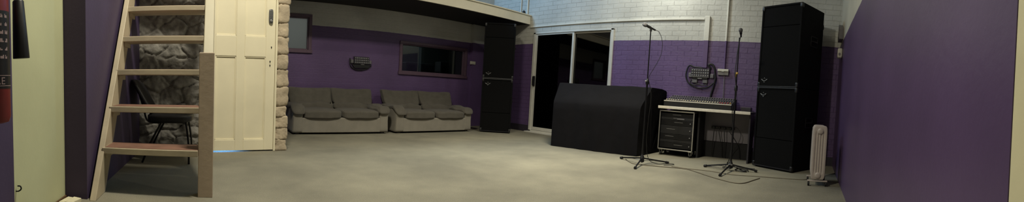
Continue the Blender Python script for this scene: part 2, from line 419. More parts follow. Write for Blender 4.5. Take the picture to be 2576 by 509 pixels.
# four panel door
d3 = D.objects.new('door_2', None); COL.objects.link(d3); struct(d3, 'cream four-panelled timber door')
d3.location = (0, 4.455, 0); d3.rotation_euler = (0, 0, math.atan(.14))
b = MB(); T0, T1 = -.05, -.012; zb = .014; zt = 2.04
px = [DX0, .0-.02, .0, .0]
L0, L1, R0, R1 = DX0+.105, .222, .322, .578
b.box(DX0, L0, T0, T1, zb, zt); b.box(R1, DX1, T0, T1, zb, zt); b.box(L1, R0, T0, T1, zb, zt)
for a0, a1 in ((L0, L1), (R0, R1)):
    b.box(a0, a1, T0, T1, zb, .14); b.box(a0, a1, T0, T1, 1.13, 1.365); b.box(a0, a1, T0, T1, 1.93, zt)
    for z0, z1 in ((.14, 1.13), (1.365, 1.93)): b.box(a0, a1, T0+.016, T1, z0, z1)
b.build('door_leaf', M['cream'], d3, bevel=.0035)
b = MB()
for a0, a1 in ((L0, L1), (R0, R1)):
    for z0, z1 in ((.14, 1.13), (1.365, 1.93)):
        w = .012; y0, y1 = T0+.005, T0+.017
        b.box(a0, a1, y0, y1, z0, z0+w); b.box(a0, a1, y0, y1, z1-w, z1); b.box(a0, a0+w, y0, y1, z0, z1); b.box(a1-w, a1, y0, y1, z0, z1)
b.build('molding', M['cream'], d3, bevel=.002)
# push-button lock and keyhole plates
kp = thing('door_keypad', 'grey push-button code lock on the cream door', 'keypad', (0, 0, 0)); kp.matrix_world = W1 @ Matrix.Translation((.628, T0-.001, 1.53))
b = MB(); b.puff((0, -.012, .08), (.026, .012, .082), 5, 8); b.build('housing', mat('keypad_grey', (112, 112, 112), .4, .5), kp)
for r_ in range(6):
    for c_ in (-1, 1):
        MB().lathe([(0, .0055), (.006, .0055), (.008, .003)], (c_*.011, -.023, .055+r_*.016), (0, -1, 0), 10).build('button', M['silver'], kp)
MB().lathe([(0, .016), (.012, .015), (.016, .009)], (0, -.022, .026), (0, -1, 0), 14).build('knob', M['silver'], kp)
for z in (1.245, 1.075, 1.03):
    e = thing('keyhole_plate', {1.245: 'small dark keyhole plate below the code lock', 1.075: 'dark keyhole plate, upper of the lower pair on the door', 1.03: 'dark keyhole plate, lowest one on the cream door'}[z], 'keyhole')
    e.matrix_world = W1 @ Matrix.Translation((.645 if z > 1.2 else .632, T0-.001, z))
    b = MB(); b.lathe([(0, .007), (.0025, .007), (.003, .005)], (0, 0, .006), (0, -1, 0), 12); b.box(-.004, .004, -.003, 0, -.012, .006); b.build('plate', M['blackmetal'], e)

# ------------------------------------------------------------------ loft stairs
st = thing('loft_stairs', 'steep open cream painted stairs with a square newel post', 'stairs', (-.47, 2.46, 0))
def L(b, *a, **k): b.xf(Matrix.Translation((.47, -2.46, 0))); return b.build(*a, **k)
sl = 1/1.54
def stringer(x0, x1, ytop):
    d = .20/math.sin(math.atan(1.54)); y0 = 2.45; zt = 2.49; o0 = 0
    return MB().prism([(y0, 0), (y0+d, 0), (y0+d+zt*sl, zt), (y0+zt*sl, zt)], x0, x1, 'x')
L(stringer(-.860, -.815, 0), 'stringer', M['stair'], st, bevel=.004)
sr = L(MB().prism([(2.74, .12), (2.763, .12), (2.45+.235+2.49*sl, 2.49), (2.45+2.49*sl, 2.49), (2.74, .447)], -.112, -.026, 'x'), 'stringer', M['creamdull'], st, bevel=.006); sr['label'] = 'cream right-hand stringer'
for i in range(8):
    y = 2.655+.197*i; z = .343+.293*i
    if z > 2.45: break
    xr = -.124 if z < 1.0 else -.113
    t = L(MB().box(-.832, xr, y, y+.255, z-.046, z), 'tread', M['stair'], st, bevel=.005)
    L(MB().box(-.81, xr-.001, y+.012, y+.25, z+.0005, z+.0025), 'tread_cover', M['treadtop'], t)
    # cleats under the tread
    L(MB().box(-.8145, -.80, y+.03, y+.22, z-.085, z-.047), 'cleat', M['stair'], t)
n = L(MB().box(-.123, -.016, 2.675, 2.785, .0, 1.04), 'newel_post', M['newel'], st, bevel=.005)
L(MB().lathe([(0, .006), (.002, .006)], (-.845, 2.62, .25), (0, -1, 0), 8), 'bolt', M['blackmetal'], st)

# ------------------------------------------------------------------ chair behind the stairs
ch = thing('stacking_chair', 'black padded chair with thin splayed legs behind the stairs', 'chair', (-.47, 3.95, 0))
def fc(u, q): return q+Vector((0, 0, .012*(u.x**2)))
MB().puff((.0, 0, .445), (.235, .22, .045), 4.5, 8, fc).build('seat', M['vinyl'], ch)
def fb(u, q): return q+Vector((-.10*(q.z/.18)+.03*(u.y**2), 0, 0))
MB().puff((-.30, 0, .665), (.028, .20, .18), 4, 8, fb).build('backrest', M['vinyl'], ch)
for sy in (-1, 1):
    MB().tube([(.17, sy*.17, .41), (.20, sy*.20, .2), (.205, sy*.215, 0)], .011).build('leg', M['blackmetal'], ch)
    MB().tube([(-.08, sy*.17, .41), (-.19, sy*.19, .2), (-.27, sy*.215, 0)], .011).build('leg', M['blackmetal'], ch)
    MB().tube([(-.05, sy*.15, .41), (-.22, sy*.15, .42), (-.27, sy*.15, .56), (-.33, sy*.15, .75)], .010).build('back_frame', M['blackmetal'], ch)
MB().tube([(.17, -.17, .405), (.17, .17, .405)], .009).tube([(-.08, -.17, .405), (-.08, .17, .405)], .009).tube([(-.08, .1, .405), (.17, .1, .405)], .009).tube([(-.08, -.1, .405), (.17, -.1, .405)], .009).build('seat_frame', M['blackmetal'], ch)

# ------------------------------------------------------------------ extinguisher on the left wall
ex = thing('fire_extinguisher', 'red extinguisher with a black label at the left edge', 'fire extinguisher', (-.942, 1.414, 0))
MB().lathe([(.66, .045), (.667, .066), (.69, .075), (1.22, .075), (1.27, .066), (1.31, .04), (1.33, .022), (1.36, .022)], n=40).build('cylinder', M['red'], ex, smooth='auto')
MB().lathe([(.815, .0757), (.8152, .0762), (1.15, .0762), (1.1502, .0757)], n=40).build('label_band', M['label'], ex, smooth='auto')
MB().lathe([(1.36, .028), (1.41, .028), (1.43, .015)]).box(-.02, .02, -.12, .03, 1.41, 1.43).box(-.015, .015, -.12, .03, 1.46, 1.475).box(-.012, .012, .0, .03, 1.43, 1.46).build('valve', M['blackmetal'], ex)
MB().box(-.107, -.07, -.05, .05, .95, 1.0).box(-.1085, -.095, -.02, .02, .8, 1.3).build('bracket', M['blackmetal'], ex)
# printed lettering on the band, wrapped on the cylinder
def wrap_text(body, z, size, ang0, mat_, name='lettering', R=.0768):
    cu = D.curves.new('t', 'FONT'); cu.body = body; cu.size = size; cu.extrude = .0006; cu.align_x = 'LEFT'
    to = D.objects.new('t', cu); COL.objects.link(to)
    me = D.meshes.new_from_object(to.evaluated_get(bpy.context.evaluated_depsgraph_get())) if False else None
    bpy.context.view_layer.update()
    dg = bpy.context.evaluated_depsgraph_get(); me = D.meshes.new_from_object(to.evaluated_get(dg))
    D.objects.remove(to, do_unlink=True)
    bm = bmesh.new(); bm.from_mesh(me); bmesh.ops.subdivide_edges(bm, edges=[e for e in bm.edges if e.calc_length() > .01], cuts=2)
    for v in bm.verts:
        a = ang0+v.co.x/R; r = R+v.co.z
        v.co = Vector((r*math.cos(a), r*math.sin(a), z+v.co.y))
    bm.to_mesh(me); bm.free(); me.materials.append(mat_)
    o = D.objects.new(name, me); COL.objects.link(o); o.parent = ex; return o
camang = math.atan2(-1.414, .942)   # side of the cylinder turned to the camera
wrap_text('FIRE', .834, .044, camang-.33, M['letter'])
b = MB()
for z in (.826, .871): b.lathe([(z, .0764), (z+.0001, .0768), (z+.0025, .0768), (z+.0026, .0764)], n=40)
b.build('border', M['letter'], ex, smooth='auto')
random.seed(3)
for row, z in enumerate((1.12, 1.085, 1.05, 1.015, .98, .945)):
    b = MB()
    for k in range(5):
        a0 = camang-.6+k*.34; w = random.uniform(.12, .26)
        pts = [((.0768)*math.cos(a0+w*q/3), (.0768)*math.sin(a0+w*q/3)) for q in range(4)]
        for q in range(3):
            (xa, ya), (xb, yb) = pts[q], pts[q+1]; hh = random.choice((.006, .011, .016))
            b.add([(xa, ya, z), (xb, yb, z), (xb, yb, z+hh), (xa, ya, z+hh)], [(0, 1, 2, 3)])
    b.build('print', M['letter'], ex)
hr = MB().lathe([(0, .040), (.004, .0412), (.27, .0275), (.275, .024), (.285, .012), (.33, .010)], (-.903, 1.602, .955), (-.026, -.030, 1), 36)
hr.xf(Matrix.Translation((.942, -1.414, 0))); hr.build('horn', M['black'], ex, smooth='auto')
MB().tube([(.04, .18, 1.285), (.03, .18, 1.38), (.0, .12, 1.46), (0, .03, 1.44)], .012).build('hose', M['rubber'], ex, smooth=True)

# small bits at the foot of the pale wall
b = MB(); b.tube([(0, 0, .0), (.018, 0, .004), (.03, .004, .016), (.024, .006, .03), (.008, .004, .03)], .004, 6)
o = b.build('wall_hook', M['blackmetal'], smooth=True); o.location = (-1.051, 1.775, .235); tag(o, 'tiny black hook low on the pale wall', 'hook')
b = MB(); b.prism([(-1.03, 2.30), (-.995, 2.30), (-.975, 2.425), (-1.012, 2.43)], .0, .022); o = b.build('timber_offcut', M['paperwhite'], bevel=.003)
tag(o, 'pale timber strip on the floor against the pale wall', 'timber')
b = MB(); b.prism([(-.985, 2.30), (-.93, 2.30), (-.905, 2.41), (-.965, 2.425)], .0, .028); o = b.build('timber_offcut', M['paperwhite'], bevel=.003)
tag(o, 'wider pale timber piece on the floor nearest the dark corner', 'timber')

# ------------------------------------------------------------------ sofas
def sofa(loc, label):
    W, Dp = 1.665, .88
    t = thing('sofa', label, 'sofa', loc, 0, 'beige two-seater sofas under the loft')
    hw = W/2; aw = .155
    b = MB()
    b.prism([(.004, .03), (Dp, .03), (Dp, .66), (Dp-.12, .66), (Dp-.2, .27), (.02, .275), (.004, .262)], -hw+aw-.01, hw-aw+.01, 'x')
    b.build('base', M['sofabase'], t, bevel=.012, seg=3)
    for s in (-1, 1):
        def fa(u, q): return q+Vector((.01*u.x*abs(u.z), 0, 0))
        MB().puff((s*(hw-aw/2), Dp/2, .232), (aw/2, Dp/2, .208), 26, 12, fa).build('arm', M['sofabase'], t)
        # loose pad folded over the arm
        def fp(u, q, s=s):
            dr = max(0, -u.y-.55)/.45
            return q+Vector((s*.02*math.sin(u.y*5)-s*.05*dr*dr*(0 if u.x*s > 0 else 1), -.02*dr, -.10*dr*dr+.012*math.sin(u.y*6+s)+(-.04 if u.x*s < -.6 else 0)*abs(u.x)))
        MB().puff((s*(hw-aw/2-.01), .36, .450), (.122, .39, .038), 3.8, 16, fp).build('arm_pad', M['sofa'], t)
    for s in (-1, 1):
        cw = (hw-aw)/1.0/2
        def fs_(u, q, s=s):
            q = q+Vector((0, 0, .016*(1-u.x*u.x)*(1 if u.z > 0 else -.05)))
            if u.y < 0: q.z -= .035*max(0, -u.y-.5)
            return q+Vector((0, -.012*(1-u.x**2), .008*noise.noise(Vector((q.x*7+s, q.y*7, 2)))))
        MB().puff((s*(cw+.002), .28, .335), (cw-.003, .31, .064), 7, 16, fs_).build('seat_cushion', M['sofa'], t)
        def fl_(u, q, s=s):
            return q+Vector((0, .03*q.z/.1, .01*math.sin(u.x*6)))
        MB().puff((s*(cw+.002), .57, .43), (cw-.002, .09, .075), 3.2, 12, fl_).build('lumbar_cushion', M['sofa'], t)
        bw = .405
        def fk(u, q, s=s):
            zz = (q.z+.15)/.30
            x = q.x*(.93+.075*zz)
            return Vector((x, q.y+.16*zz+.02*(u.x**2), q.z+.030*(abs(u.x)**3)*(1 if u.z > 0 else .2)-.012*(1 if u.z > 0 else 0)+.006*noise.noise(Vector((q.x*6+3*s, 1, q.z*6)))))
        MB().puff((s*(bw-.005), .62, .605), (bw, .075, .150), 8, 16, fk).build('back_cushion', M['sofa'], t)
    for sx in (-1, 1):
        for y in (.07, Dp-.07): MB().box(sx*(hw-.08)-.03, sx*(hw-.08)+.03, y-.03, y+.03, 0, .04).build('foot', M['black'], t)
    return t
s1 = sofa((2.055, 5.87, 0), 'beige sofa nearest the stone pillar, under the small socket panel')
s2 = dup(s1, (3.875, 5.86, 0), 0, 'beige sofa below the long window, next to the dark speaker stack')

# ------------------------------------------------------------------ speaker stacks
def emblem(parent, x, z, y):
    """small winged badge in dull silver"""
    b = MB(); pts = []
    for q in range(9):
        a = PI+PI*q/8; pts.append((x+.045*math.cos(a), y, z+.014+.022*math.sin(a)))
    b.tube(pts, .0035, 6, False)
    b.tube([(x-.055, y, z+.016), (x-.04, y, z+.010), (x-.025, y, z+.014)], .003, 5, False); b.tube([(x+.055, y, z+.016), (x+.04, y, z+.010), (x+.025, y, z+.014)], .003, 5, False)
    b.tube([(x-.014, y, z+.016), (x, y, z+.036), (x+.014, y, z+.016)], .0025, 5, False)
    b.tube([(x-.010, y, z-.020), (x, y, z-.032), (x+.010, y, z-.020)], .0025, 5, False)
    return b.build('badge', M['silver'], parent, smooth=True)
def cab(loc, rz, w, dp, z0, h, label, upper, group):
    """full-range loudspeaker cabinet; local front is -y, origin at its front bottom centre"""
    t = thing('speaker_cabinet', label, 'speaker', (loc[0], loc[1], z0), rz, group)
    b = MB(); hw = w/2
    b.box(-hw, hw, .03, dp, 0, h)
    rim = .028
    b.box(-hw, hw, 0, .031, 0, rim); b.box(-hw, hw, 0, .031, h-rim, h); b.box(-hw, -hw+rim, 0, .031, rim, h-rim); b.box(hw-rim, hw, 0, .031, rim, h-rim)
    b.build('body', M['carpetblack'], t, bevel=.006)
    zs = .74*h if upper else .36*h
    MB().box(-hw+rim, hw-rim, .008, .029, rim, zs-.004).build('grille', M['grille'], t, bevel=.003)
    MB().box(-hw+rim, hw-rim, .012, .029, zs+.004, h-rim).build('grille', M['grille'], t, bevel=.003)
    edge = (0.004,) if upper else (h-.012,)
    for z in edge: MB().box(-hw+.005, hw-.012, -.004, .0, z, z+.007).build('edge_strip', M['dullmetal'], t)
    if not upper: MB().box(-hw+.005, hw-.012, -.004, .0, .012, .02).build('edge_strip', M['box'], t)
    emblem(t, -hw+.115, .095 if upper else h-.11, .004)
    for sx in (-1, 1):
        for sz in (0, 1):
            z = h-.035 if sz else .035
            MB().puff((sx*(hw-.018), .018, z), (.022, .022, .036), 6, 4).build('corner_protector', M['black'], t)
    for sx in (-1, 1):                        # recessed side handles
        b = MB(); x = sx*(hw+.002)
        b.box(x-.004, x+.004, dp*.45, dp*.75, h*.52, h*.53); b.box(x-.004, x+.004, dp*.45, dp*.75, h*.64, h*.65); b.box(x-.004, x+.004, dp*.45, dp*.46, h*.52, h*.65); b.box(x-.004, x+.004, dp*.74, dp*.75, h*.52, h*.65)
        b.tube([(x+sx*.004, dp*.48, h*.585), (x+sx*.012, dp*.6, h*.585), (x+sx*.004, dp*.72, h*.585)], .009, 6)
        b.build('handle', M['black'], t)
    if upper:
        for sx in (-1, 1):
            MB().lathe([(-.02, .05), (-.018, .055), (.018, .055), (.02, .05)], (sx*(hw-.06), dp+.035, h*.83), (1, 0, 0), 18).box(sx*(hw-.06)-.03, sx*(hw-.06)+.03, dp, dp+.012, h*.83-.06, h*.83+.06).build('caster', M['rubber'], t)
    return t
A, B = Vector((5.43, .79)), Vector((5.075, .20)); c = (A+B)/2
rzR = math.atan2((A-B).y, (A-B).x)+PI       # local +x runs from A (image left) to B (image right)
cab(c, rzR, (A-B).length, .60, .015, 1.135, 'black lower speaker cabinet standing on the floor beside the heater', False, 'speaker stack beside the heater')
cab(c, rzR, (A-B).length, .60, 1.152, 1.165, 'black upper speaker cabinet, topmost of the stack beside the heater', True, 'speaker stack beside the heater')
A, B = Vector((4.87, 5.78)), Vector((5.30, 5.345)); c = (A+B)/2
rzL = math.atan2((B-A).y, (B-A).x)
cab(c, rzL, (A-B).length, .50, .015, 1.065, 'black lower speaker cabinet on the floor right of the sofas', False, 'dark speaker stack under the loft')
cab(c, rzL, (A-B).length, .50, 1.082, 1.10, 'black upper speaker cabinet, topmost of the stack under the loft', True, 'dark speaker stack under the loft')

# ------------------------------------------------------------------ covered console
FL, FR, BR, BL = Vector((4.81, 3.88)), Vector((5.045, 2.43)), Vector((5.93, 2.38)), Vector((5.75, 4.34))
def cover_mesh():
    NU, prof = 44, []
    # profile as (depth fraction, height) from the front hem over the top and down the back
    P_ = [(0, .0), (.0, .15), (.0, .3), (.0, .45), (.0, .6), (.003, .70), (.02, .745), (.08, .80), (.2, .90), (.30, .985), (.345, 1.03), (.365, 1.046), (.39, 1.052), (.6, 1.05), (.8, 1.045), (.96, 1.03), (1.0, 1.0), (1.0, .7), (1.0, .35), (1.0, 0)]
    vs = []; fs = []
    rows = []
    for i in range(NU+1):
        u = i/NU; row = []
        f = FL.lerp(FR, u); bk = BL.lerp(BR, u)
        for (d, h) in P_:
            p = f.lerp(bk, d); x, y = p
            out = (1-min(1, h/.75))*.035
            w = .012*noise.noise(Vector((u*6, h*1.5, d*3)))+.006*math.sin(u*38+h*2)*(1-min(1, h))+.006*noise.noise(Vector((u*16, h*5, 2)))
            n = (f-bk).normalized()
            if d < .5: x += n.x*(out*.6+w); y += n.y*(out*.6+w)
            z = h+(.012*noise.noise(Vector((u*7, d*5, 9))) if h > .72 else 0)
            z -= .012*math.sin(u*PI)*(1 if h > .8 else 0)
            if h == 0: z = .005+.006*abs(noise.noise(Vector((u*9, 3, d))))
            e = min(u, 1-u)*NU
            if e < 1 and h > .7: z -= .006
            row.append((x, y, z))
        rows.append(row)
    m = len(P_)
    for r_ in rows: vs += r_
    for i in range(NU):
        for j in range(m-1): fs.append((i*m+j, (i+1)*m+j, (i+1)*m+j+1, i*m+j+1))
    # end curtains: concentric fill toward a line along the hem
    for side in (0, NU):
        base = side*m; c0 = len(vs); K = 5
        rows_prev = [base+j for j in range(m)]
        ctr = Vector(rows[side][0]).lerp(Vector(rows[side][m-1]), .5); ctr.z = .02
        for k in range(1, K):
            new = []
            for j in range(m):
                p = Vector(rows[side][j]); q = p.lerp(Vector((ctr.x, ctr.y, min(p.z, .02) if p.z < .03 else ctr.z)), k/K)
                q.y += (.02*math.sin(j*1.7+k))*(1 if side == 0 else -1)*.5
                new.append(len(vs)); vs.append(tuple(q))
            for j in range(m-1): fs.append((rows_prev[j], rows_prev[j+1], new[j+1], new[j]))
            rows_prev = new
        cc = len(vs); vs.append(tuple(ctr))
        for j in range(m-1): fs.append((rows_prev[j], rows_prev[j+1], cc))
    return vs, fs
vs, fs = cover_mesh(); b = MB(); b.add(vs, fs)
o = b.build('covered_console', M['cover'], smooth='auto'); tag(o, 'large black cloth cover over a console in front of the glass door', 'covered console')

# ------------------------------------------------------------------ desk, rack, mixer
dk = thing('mixer_desk', 'long narrow shelf desk with a pale edge carrying the mixer', 'desk', (5.73, 1.4, 0))
MB().box(-.24, .255, -.53, .93, .737, .772).build('top', M['board'], dk, bevel=.004)
MB().box(-.262, -.24, -.53, .93, .732, .776).build('edge_trim', M['shelf'], dk, bevel=.006)
MB().box(.215, .235, -.50, .86, .255, .736).build('back_panel', M['board'], dk, bevel=.003)
MB().box(.19, .213, -.50, .86, 0, .25).build('lower_board', mat('black_lower_board', (22, 21, 24), .8), dk)  # black board filling the space below the grey panel
MB().box(-.16, .18, -.525, -.50, 0, .736).build('side_panel', M['box'], dk, bevel=.003)
MB().box(-.10, .21, .28, .31, 0, .736).build('side_panel', mat('black_panel', (26, 25, 28), .7), dk, bevel=.003)
rk = thing('rack_case', 'black flight case rack with aluminium edges on casters under the desk', 'rack case', (5.50, 2.02, 0))
hw = .285; z0, z1 = .095, .705
b = MB(); b.box(0.012, .30, -hw, -hw+.015, z0, z1); b.box(.012, .30, hw-.015, hw, z0, z1); b.box(.012, .30, -hw, hw, z0, z0+.015); b.box(.012, .30, -hw, hw, z1-.015, z1); b.box(.285, .30, -hw, hw, z0, z1)
b.build('shell', M['black'], rk)
e = .014
b = MB()
b.box(0, .02, -hw-.003, -hw+e, z0, z1); b.box(0, .02, hw-e, hw+.003, z0, z1); b.box(0, .02, -hw-.003, hw+.003, z0-.002, z0+e); b.box(0, .02, -hw-.003, hw+.003, z1-e, z1+.002)
b.box(.02, .30, -hw-.004, -hw+.002, z1-e, z1+.003); b.box(.02, .30, hw-.002, hw+.004, z1-e, z1+.003)
b.build('edge_frame', M['steel'], rk, bevel=.003)
zz = z0+.03
for i, hh in enumerate((.088, .044, .088, .132, .088, .044, .06)):
    u = MB().box(.03, .25, -hw+.02, hw-.02, zz, zz+hh-.005).build('rack_unit', M['black'] if i % 2 else M['blackmetal'], rk, bevel=.002)
    if i in (0, 2, 3, 4):
        MB().lathe([(0, .009), (.014, .008), (.016, .004)], (.03, -hw+.06, zz+hh/2), (-1, 0, 0), 12).build('knob', M['silver'], u)
    if i != 1:
        b = MB(); y = random.uniform(-.12, .12); b.box(.027, .031, y-.07, y+.07, zz+hh*.55, zz+hh*.55+.005); b.build('marking', M['silver'], u)
    if i == 5: MB().box(.026, .031, -.12, .0, zz+.01, zz+.03).build('display', M['greybox'], u)
    zz += hh
for sx in (.05, .25):
    for sy in (-1, 1):
        y = sy*(hw-.04)
        cs = MB().box(sx-.03, sx+.03, y-.03, y+.03, z0-.012, z0-.003).box(sx-.014, sx+.02, y-.022, y-.017, .03, z0-.012).box(sx-.014, sx+.02, y+.017, y+.022, .03, z0-.012).build('caster', M['steel'], rk)
        MB().lathe([(-.014, .026), (-.012, .03), (.012, .03), (.014, .026)], (sx, y, .03), (0, 1, 0), 18).build('wheel', M['rubber'], cs)
# mixer: local x = depth from its front, y along
mxr = thing('mixing_console', 'long black mixing desk with rows of cream, red and yellow faders', 'mixer', (5.50, 1.715, .773))
y0, y1 = -.545, .535
def my(y): return y
b = MB(); b.prism([(0, 0), (.42, 0), (.42, .175), (.39, .18), (.02, .088), (0, .085)], y0, y1, 'y')
b.build('body', M['black'], mxr, bevel=.004)
slope = math.atan2(.092, .37)
def on(d, lift=0): return (.02+d*math.cos(slope)-lift*math.sin(slope), .089+d*math.sin(slope)+lift*math.cos(slope))
(xa, za), (xb, zb_) = on(0.005, .001), on(.375, .001)
b = MB(); b.prism([(xa, za), (xb, zb_), (xb, zb_+.004), (xa, za+.004)], y0+.012, y1-.012, 'y'); b.build('control_panel', M['mixtop'], mxr)
b = MB(); b.prism([(-.002, .080), (.012, .083), (.014, .092), (-.002, .089)], y0, y1, 'y'); b.build('front_trim', M['shelf'], mxr)
b = MB(); b.prism([(.392, .178), (.42, .178), (.42, .186), (.392, .186)], y0+.01, y1-.01, 'y'); b.build('rear_trim', M['shelf'], mxr)
NCH = 27
for i in range(NCH):
    y = y1-.03-i*(y1-y0-.06)/(NCH-1)
    m_ = M['whitecap'] if i < 22 else (M['redcap'] if i < 26 else M['yellowcap'])
    x, z = on(.035+.012*math.sin(i*1.3), .006)
    MB().box(x-.013, x+.013, y-.008, y+.008, z, z+.013).build('fader_cap', m_, mxr, bevel=.002)
for i in range(NCH):
    y = y1-.03-i*(y1-y0-.06)/(NCH-1)
    for dd in (.14, .22, .30):
        x, z = on(dd, .005)
        MB().lathe([(0, .0075), (.016, .006)], (x, y, z), (-math.sin(slope), 0, math.cos(slope)), 8).build('knob', M['black'] if dd != .22 else M['silver'], mxr)
b = MB()
for i in range(NCH+1):
    y = y1-.03-(i-.5)*(y1-y0-.06)/(NCH-1); (xa, za), (xb, zb_) = on(.01, .0052), on(.37, .0052)
    b.add([(xa, y-.0018, za), (xa, y+.0018, za), (xb, y+.0018, zb_), (xb, y-.0018, zb_)], [(0, 1, 2, 3)])
b.build('channel_lines', M['greyplastic'], mxr)
# small dark box at the right end of the desk
b = MB(); b.box(-.07, .07, -.08, .08, 0, .065); o = b.build('effects_box', M['box'], bevel=.006); o.location = (5.86, 1.0, .7725)
tag(o, 'small dark box on the desk between mixer and tall speakers', 'box')

# power board under the desk with hanging leads
pb = thing('power_board', 'black power board fixed to the grey panel under the desk', 'power board', (5.93, 1.37, .46))
b = MB(); b.box(-.035, .0, -.19, .19, 0, .04); b.build('body', M['black'], pb, bevel=.006)
for i in range(4):
    y = .14-i*.09
    MB().puff((-.05, y, .028), (.022, .02, .02), 4, 5).build('plug', M['black'], pb)
for i, (y, dz, dy) in enumerate(((1.49, -.32, .02), (1.41, -.30, -.05), (1.32, -.33, -.01), (1.23, -.25, -.14))):
    pts = [(5.865, y, .475), (5.84, y+.005, .43), (5.84, y+dy*.5, .46+dz*.5), (5.86, y+dy, .46+dz), (5.88, y+dy*1.2, .03)]
    o = MB().tube(pts, .006, 6).build('hanging_cable', M['cable'], smooth=True)
    tag(o, ['black cord hanging first from the left off the power board', 'black cord hanging second from the left off the power board', 'black cord hanging third from the left off the power board', 'black cord slanting off the right end of the power board'][i], 'cord', 'cords hanging under the desk')
o = MB().tube([(5.86, 1.2, .50), (5.85, 1.12, .50), (5.85, 1.06, .40), (5.86, 1.10, .25), (5.87, 1.18, .12), (5.87, 1.22, .02)], .004, 6).build('hanging_cable', M['cable'], smooth=True)
tag(o, 'thin cord looping down right of the power board', 'cord', 'cords hanging under the desk')

# ------------------------------------------------------------------ wall boxes
def socket(parent, x, y, z, ax):
    d = Vector(ax)
    MB().lathe([(0, .0125), (.006, .0125), (.007, .009), (.003, .0088)], (x, y, z), d, 10).build('socket', M['silver'], parent)
# multicore panel on the side wall
sb = thing('wall_socket_panel', 'dark panel of audio sockets on the bright purple wall above the mixer', 'socket panel', (X3, 1.83, 1.28))
MB().box(-.055, 0, -.16, .16, 0, .145).build('housing', M['box'], sb, bevel=.005)
for r_ in range(3):
    for q in range(8): socket(sb, -.055, .135-q*.0385, .03+r_*.043, (-1, 0, 0))
MB().box(-.066, -.056, -.155, .155, .004, .010).build('edge_strip', M['silver'], sb)
MB().box(-.058, -.05, -.035, .035, -.025, -.012).build('name_plate', M['silver'], sb)
MB().box(-.05, 0, -.13, .13, -.03, 0).build('cable_tray', M['black'], sb, bevel=.004)
for lab, (ya, yb, za, zb__) in {'grey junction box left of the socket panel by the mixer': (1.965, 2.035, 1.275, 1.35), 'grey junction box right of the socket panel by the mixer': (1.60, 1.662, 1.275, 1.345),
        'grey box under the left of the socket panel by the mixer': (1.875, 1.97, 1.185, 1.245), 'grey box under the right of the socket panel by the mixer': (1.70, 1.785, 1.185, 1.245)}.items():
    o = thing('junction_box', lab, 'junction box', (X3, (ya+yb)/2, za), 0, 'junction boxes around the socket panel'); w = (yb-ya)/2
    MB().box(-.04, 0, -w, w, 0, zb__-za).build('body', M['greybox'], o, bevel=.006); MB().box(-.046, -.04, -w+.006, w-.006, .006, zb__-za-.006).build('lid', M['greybox'], o, bevel=.003)
def cable(pts, r, label, m='cable', name='audio_cable', group=None):
    o = MB().tube(pts, r, 7).build(name, M[m], smooth=True); return tag(o, label, 'cable', group)
xw = 5.985
cable([(xw, 1.80, 1.44), (xw, 1.95, 1.45), (xw, 2.02, 1.475), (xw, 2.065, 1.42), (xw-.01, 2.08, 1.30), (xw-.01, 2.04, 1.20), (xw-.01, 1.95, 1.13), (xw-.01, 1.80, 1.105), (xw-.01, 1.68, 1.13), (xw, 1.60, 1.2)], .012, 'thick black cable looping round the left of the socket panel')
cable([(xw, 1.66, 1.43), (xw-.01, 1.70, 1.49), (xw, 1.64, 1.50), (xw, 1.60, 1.45), (xw, 1.585, 1.36), (xw-.01, 1.57, 1.25), (xw, 1.60, 1.12), (xw, 1.63, 1.0), (xw, 1.63, .93)], .017, 'thick black cable running down from the socket panel to the mixer')
cable([(xw-.02, 1.97, 1.24), (xw-.03, 1.99, 1.18), (xw-.03, 1.93, 1.15), (xw-.02, 1.85, 1.17), (xw-.03, 1.78, 1.15), (xw-.02, 1.70, 1.17)], .009, 'thin black cable strung under the socket panel by the mixer')
# conduit down to it, trunking, pipes
b = MB().box(X3-.035, X3, 1.73, 1.815, 1.44, 2.30).build('cable_duct', M['purplepipe'], None, bevel=.006); tag(b, 'painted vertical duct down to the socket panel by the mixer', 'duct')
b = MB().box(X3-.028, X3, 1.82, 5.60, 2.235, 2.27).build('cable_trunking', M['purplepipe'], None, bevel=.006); tag(b, 'long white trunking running level over the glass door', 'trunking')
b = MB().tube([(X3-.016, 1.435, 1.43), (X3-.016, 1.435, CEIL-.01)], .016, 12).build('conduit_pipe', M['purplepipe'], None, smooth='auto'); tag(b, 'painted pipe rising from the double power outlet to the ceiling', 'pipe')
b = MB().tube([(X3-.02, 5.72, 2.52), (X3-.02, 5.72, CEIL-.01)], .02, 12).build('conduit_pipe', M['purplepipe'], None, smooth='auto'); tag(b, 'white pipe rising from the right end of the loft', 'pipe')
b = MB().tube([(X3-.02, 5.92, 2.49), (X3-.02, 5.92, CEIL-.01)], .014, 12).build('conduit_pipe', M['purplepipe'], None, smooth='auto'); tag(b, 'thin white pipe behind the small black box on the loft', 'pipe')
# power outlet
ot = thing('power_outlet', 'white double power outlet on the purple wall between the microphone stands', 'power outlet', (X3, 1.445, 1.335))
MB().box(-.045, 0, -.09, .09, 0, .065).build('body', M['greyplastic'], ot, bevel=.005); MB().box(-.062, 0, -.092, .092, .06, .098).build('face', M['whiteplastic'], ot, bevel=.005)  # grey body colour paints in the shade below the white face
MB().box(-.068, -.06, -.02, .02, .055, .068).build('switch', M['whiteplastic'], ot, bevel=.002)
cable([(X3-.012, 1.425, 1.335), (X3-.012, 1.425, 1.1), (X3-.012, 1.42, .93)], .006, 'thin pale cable dropping from the power outlet to the desk', 'greyplastic', 'power_cable')
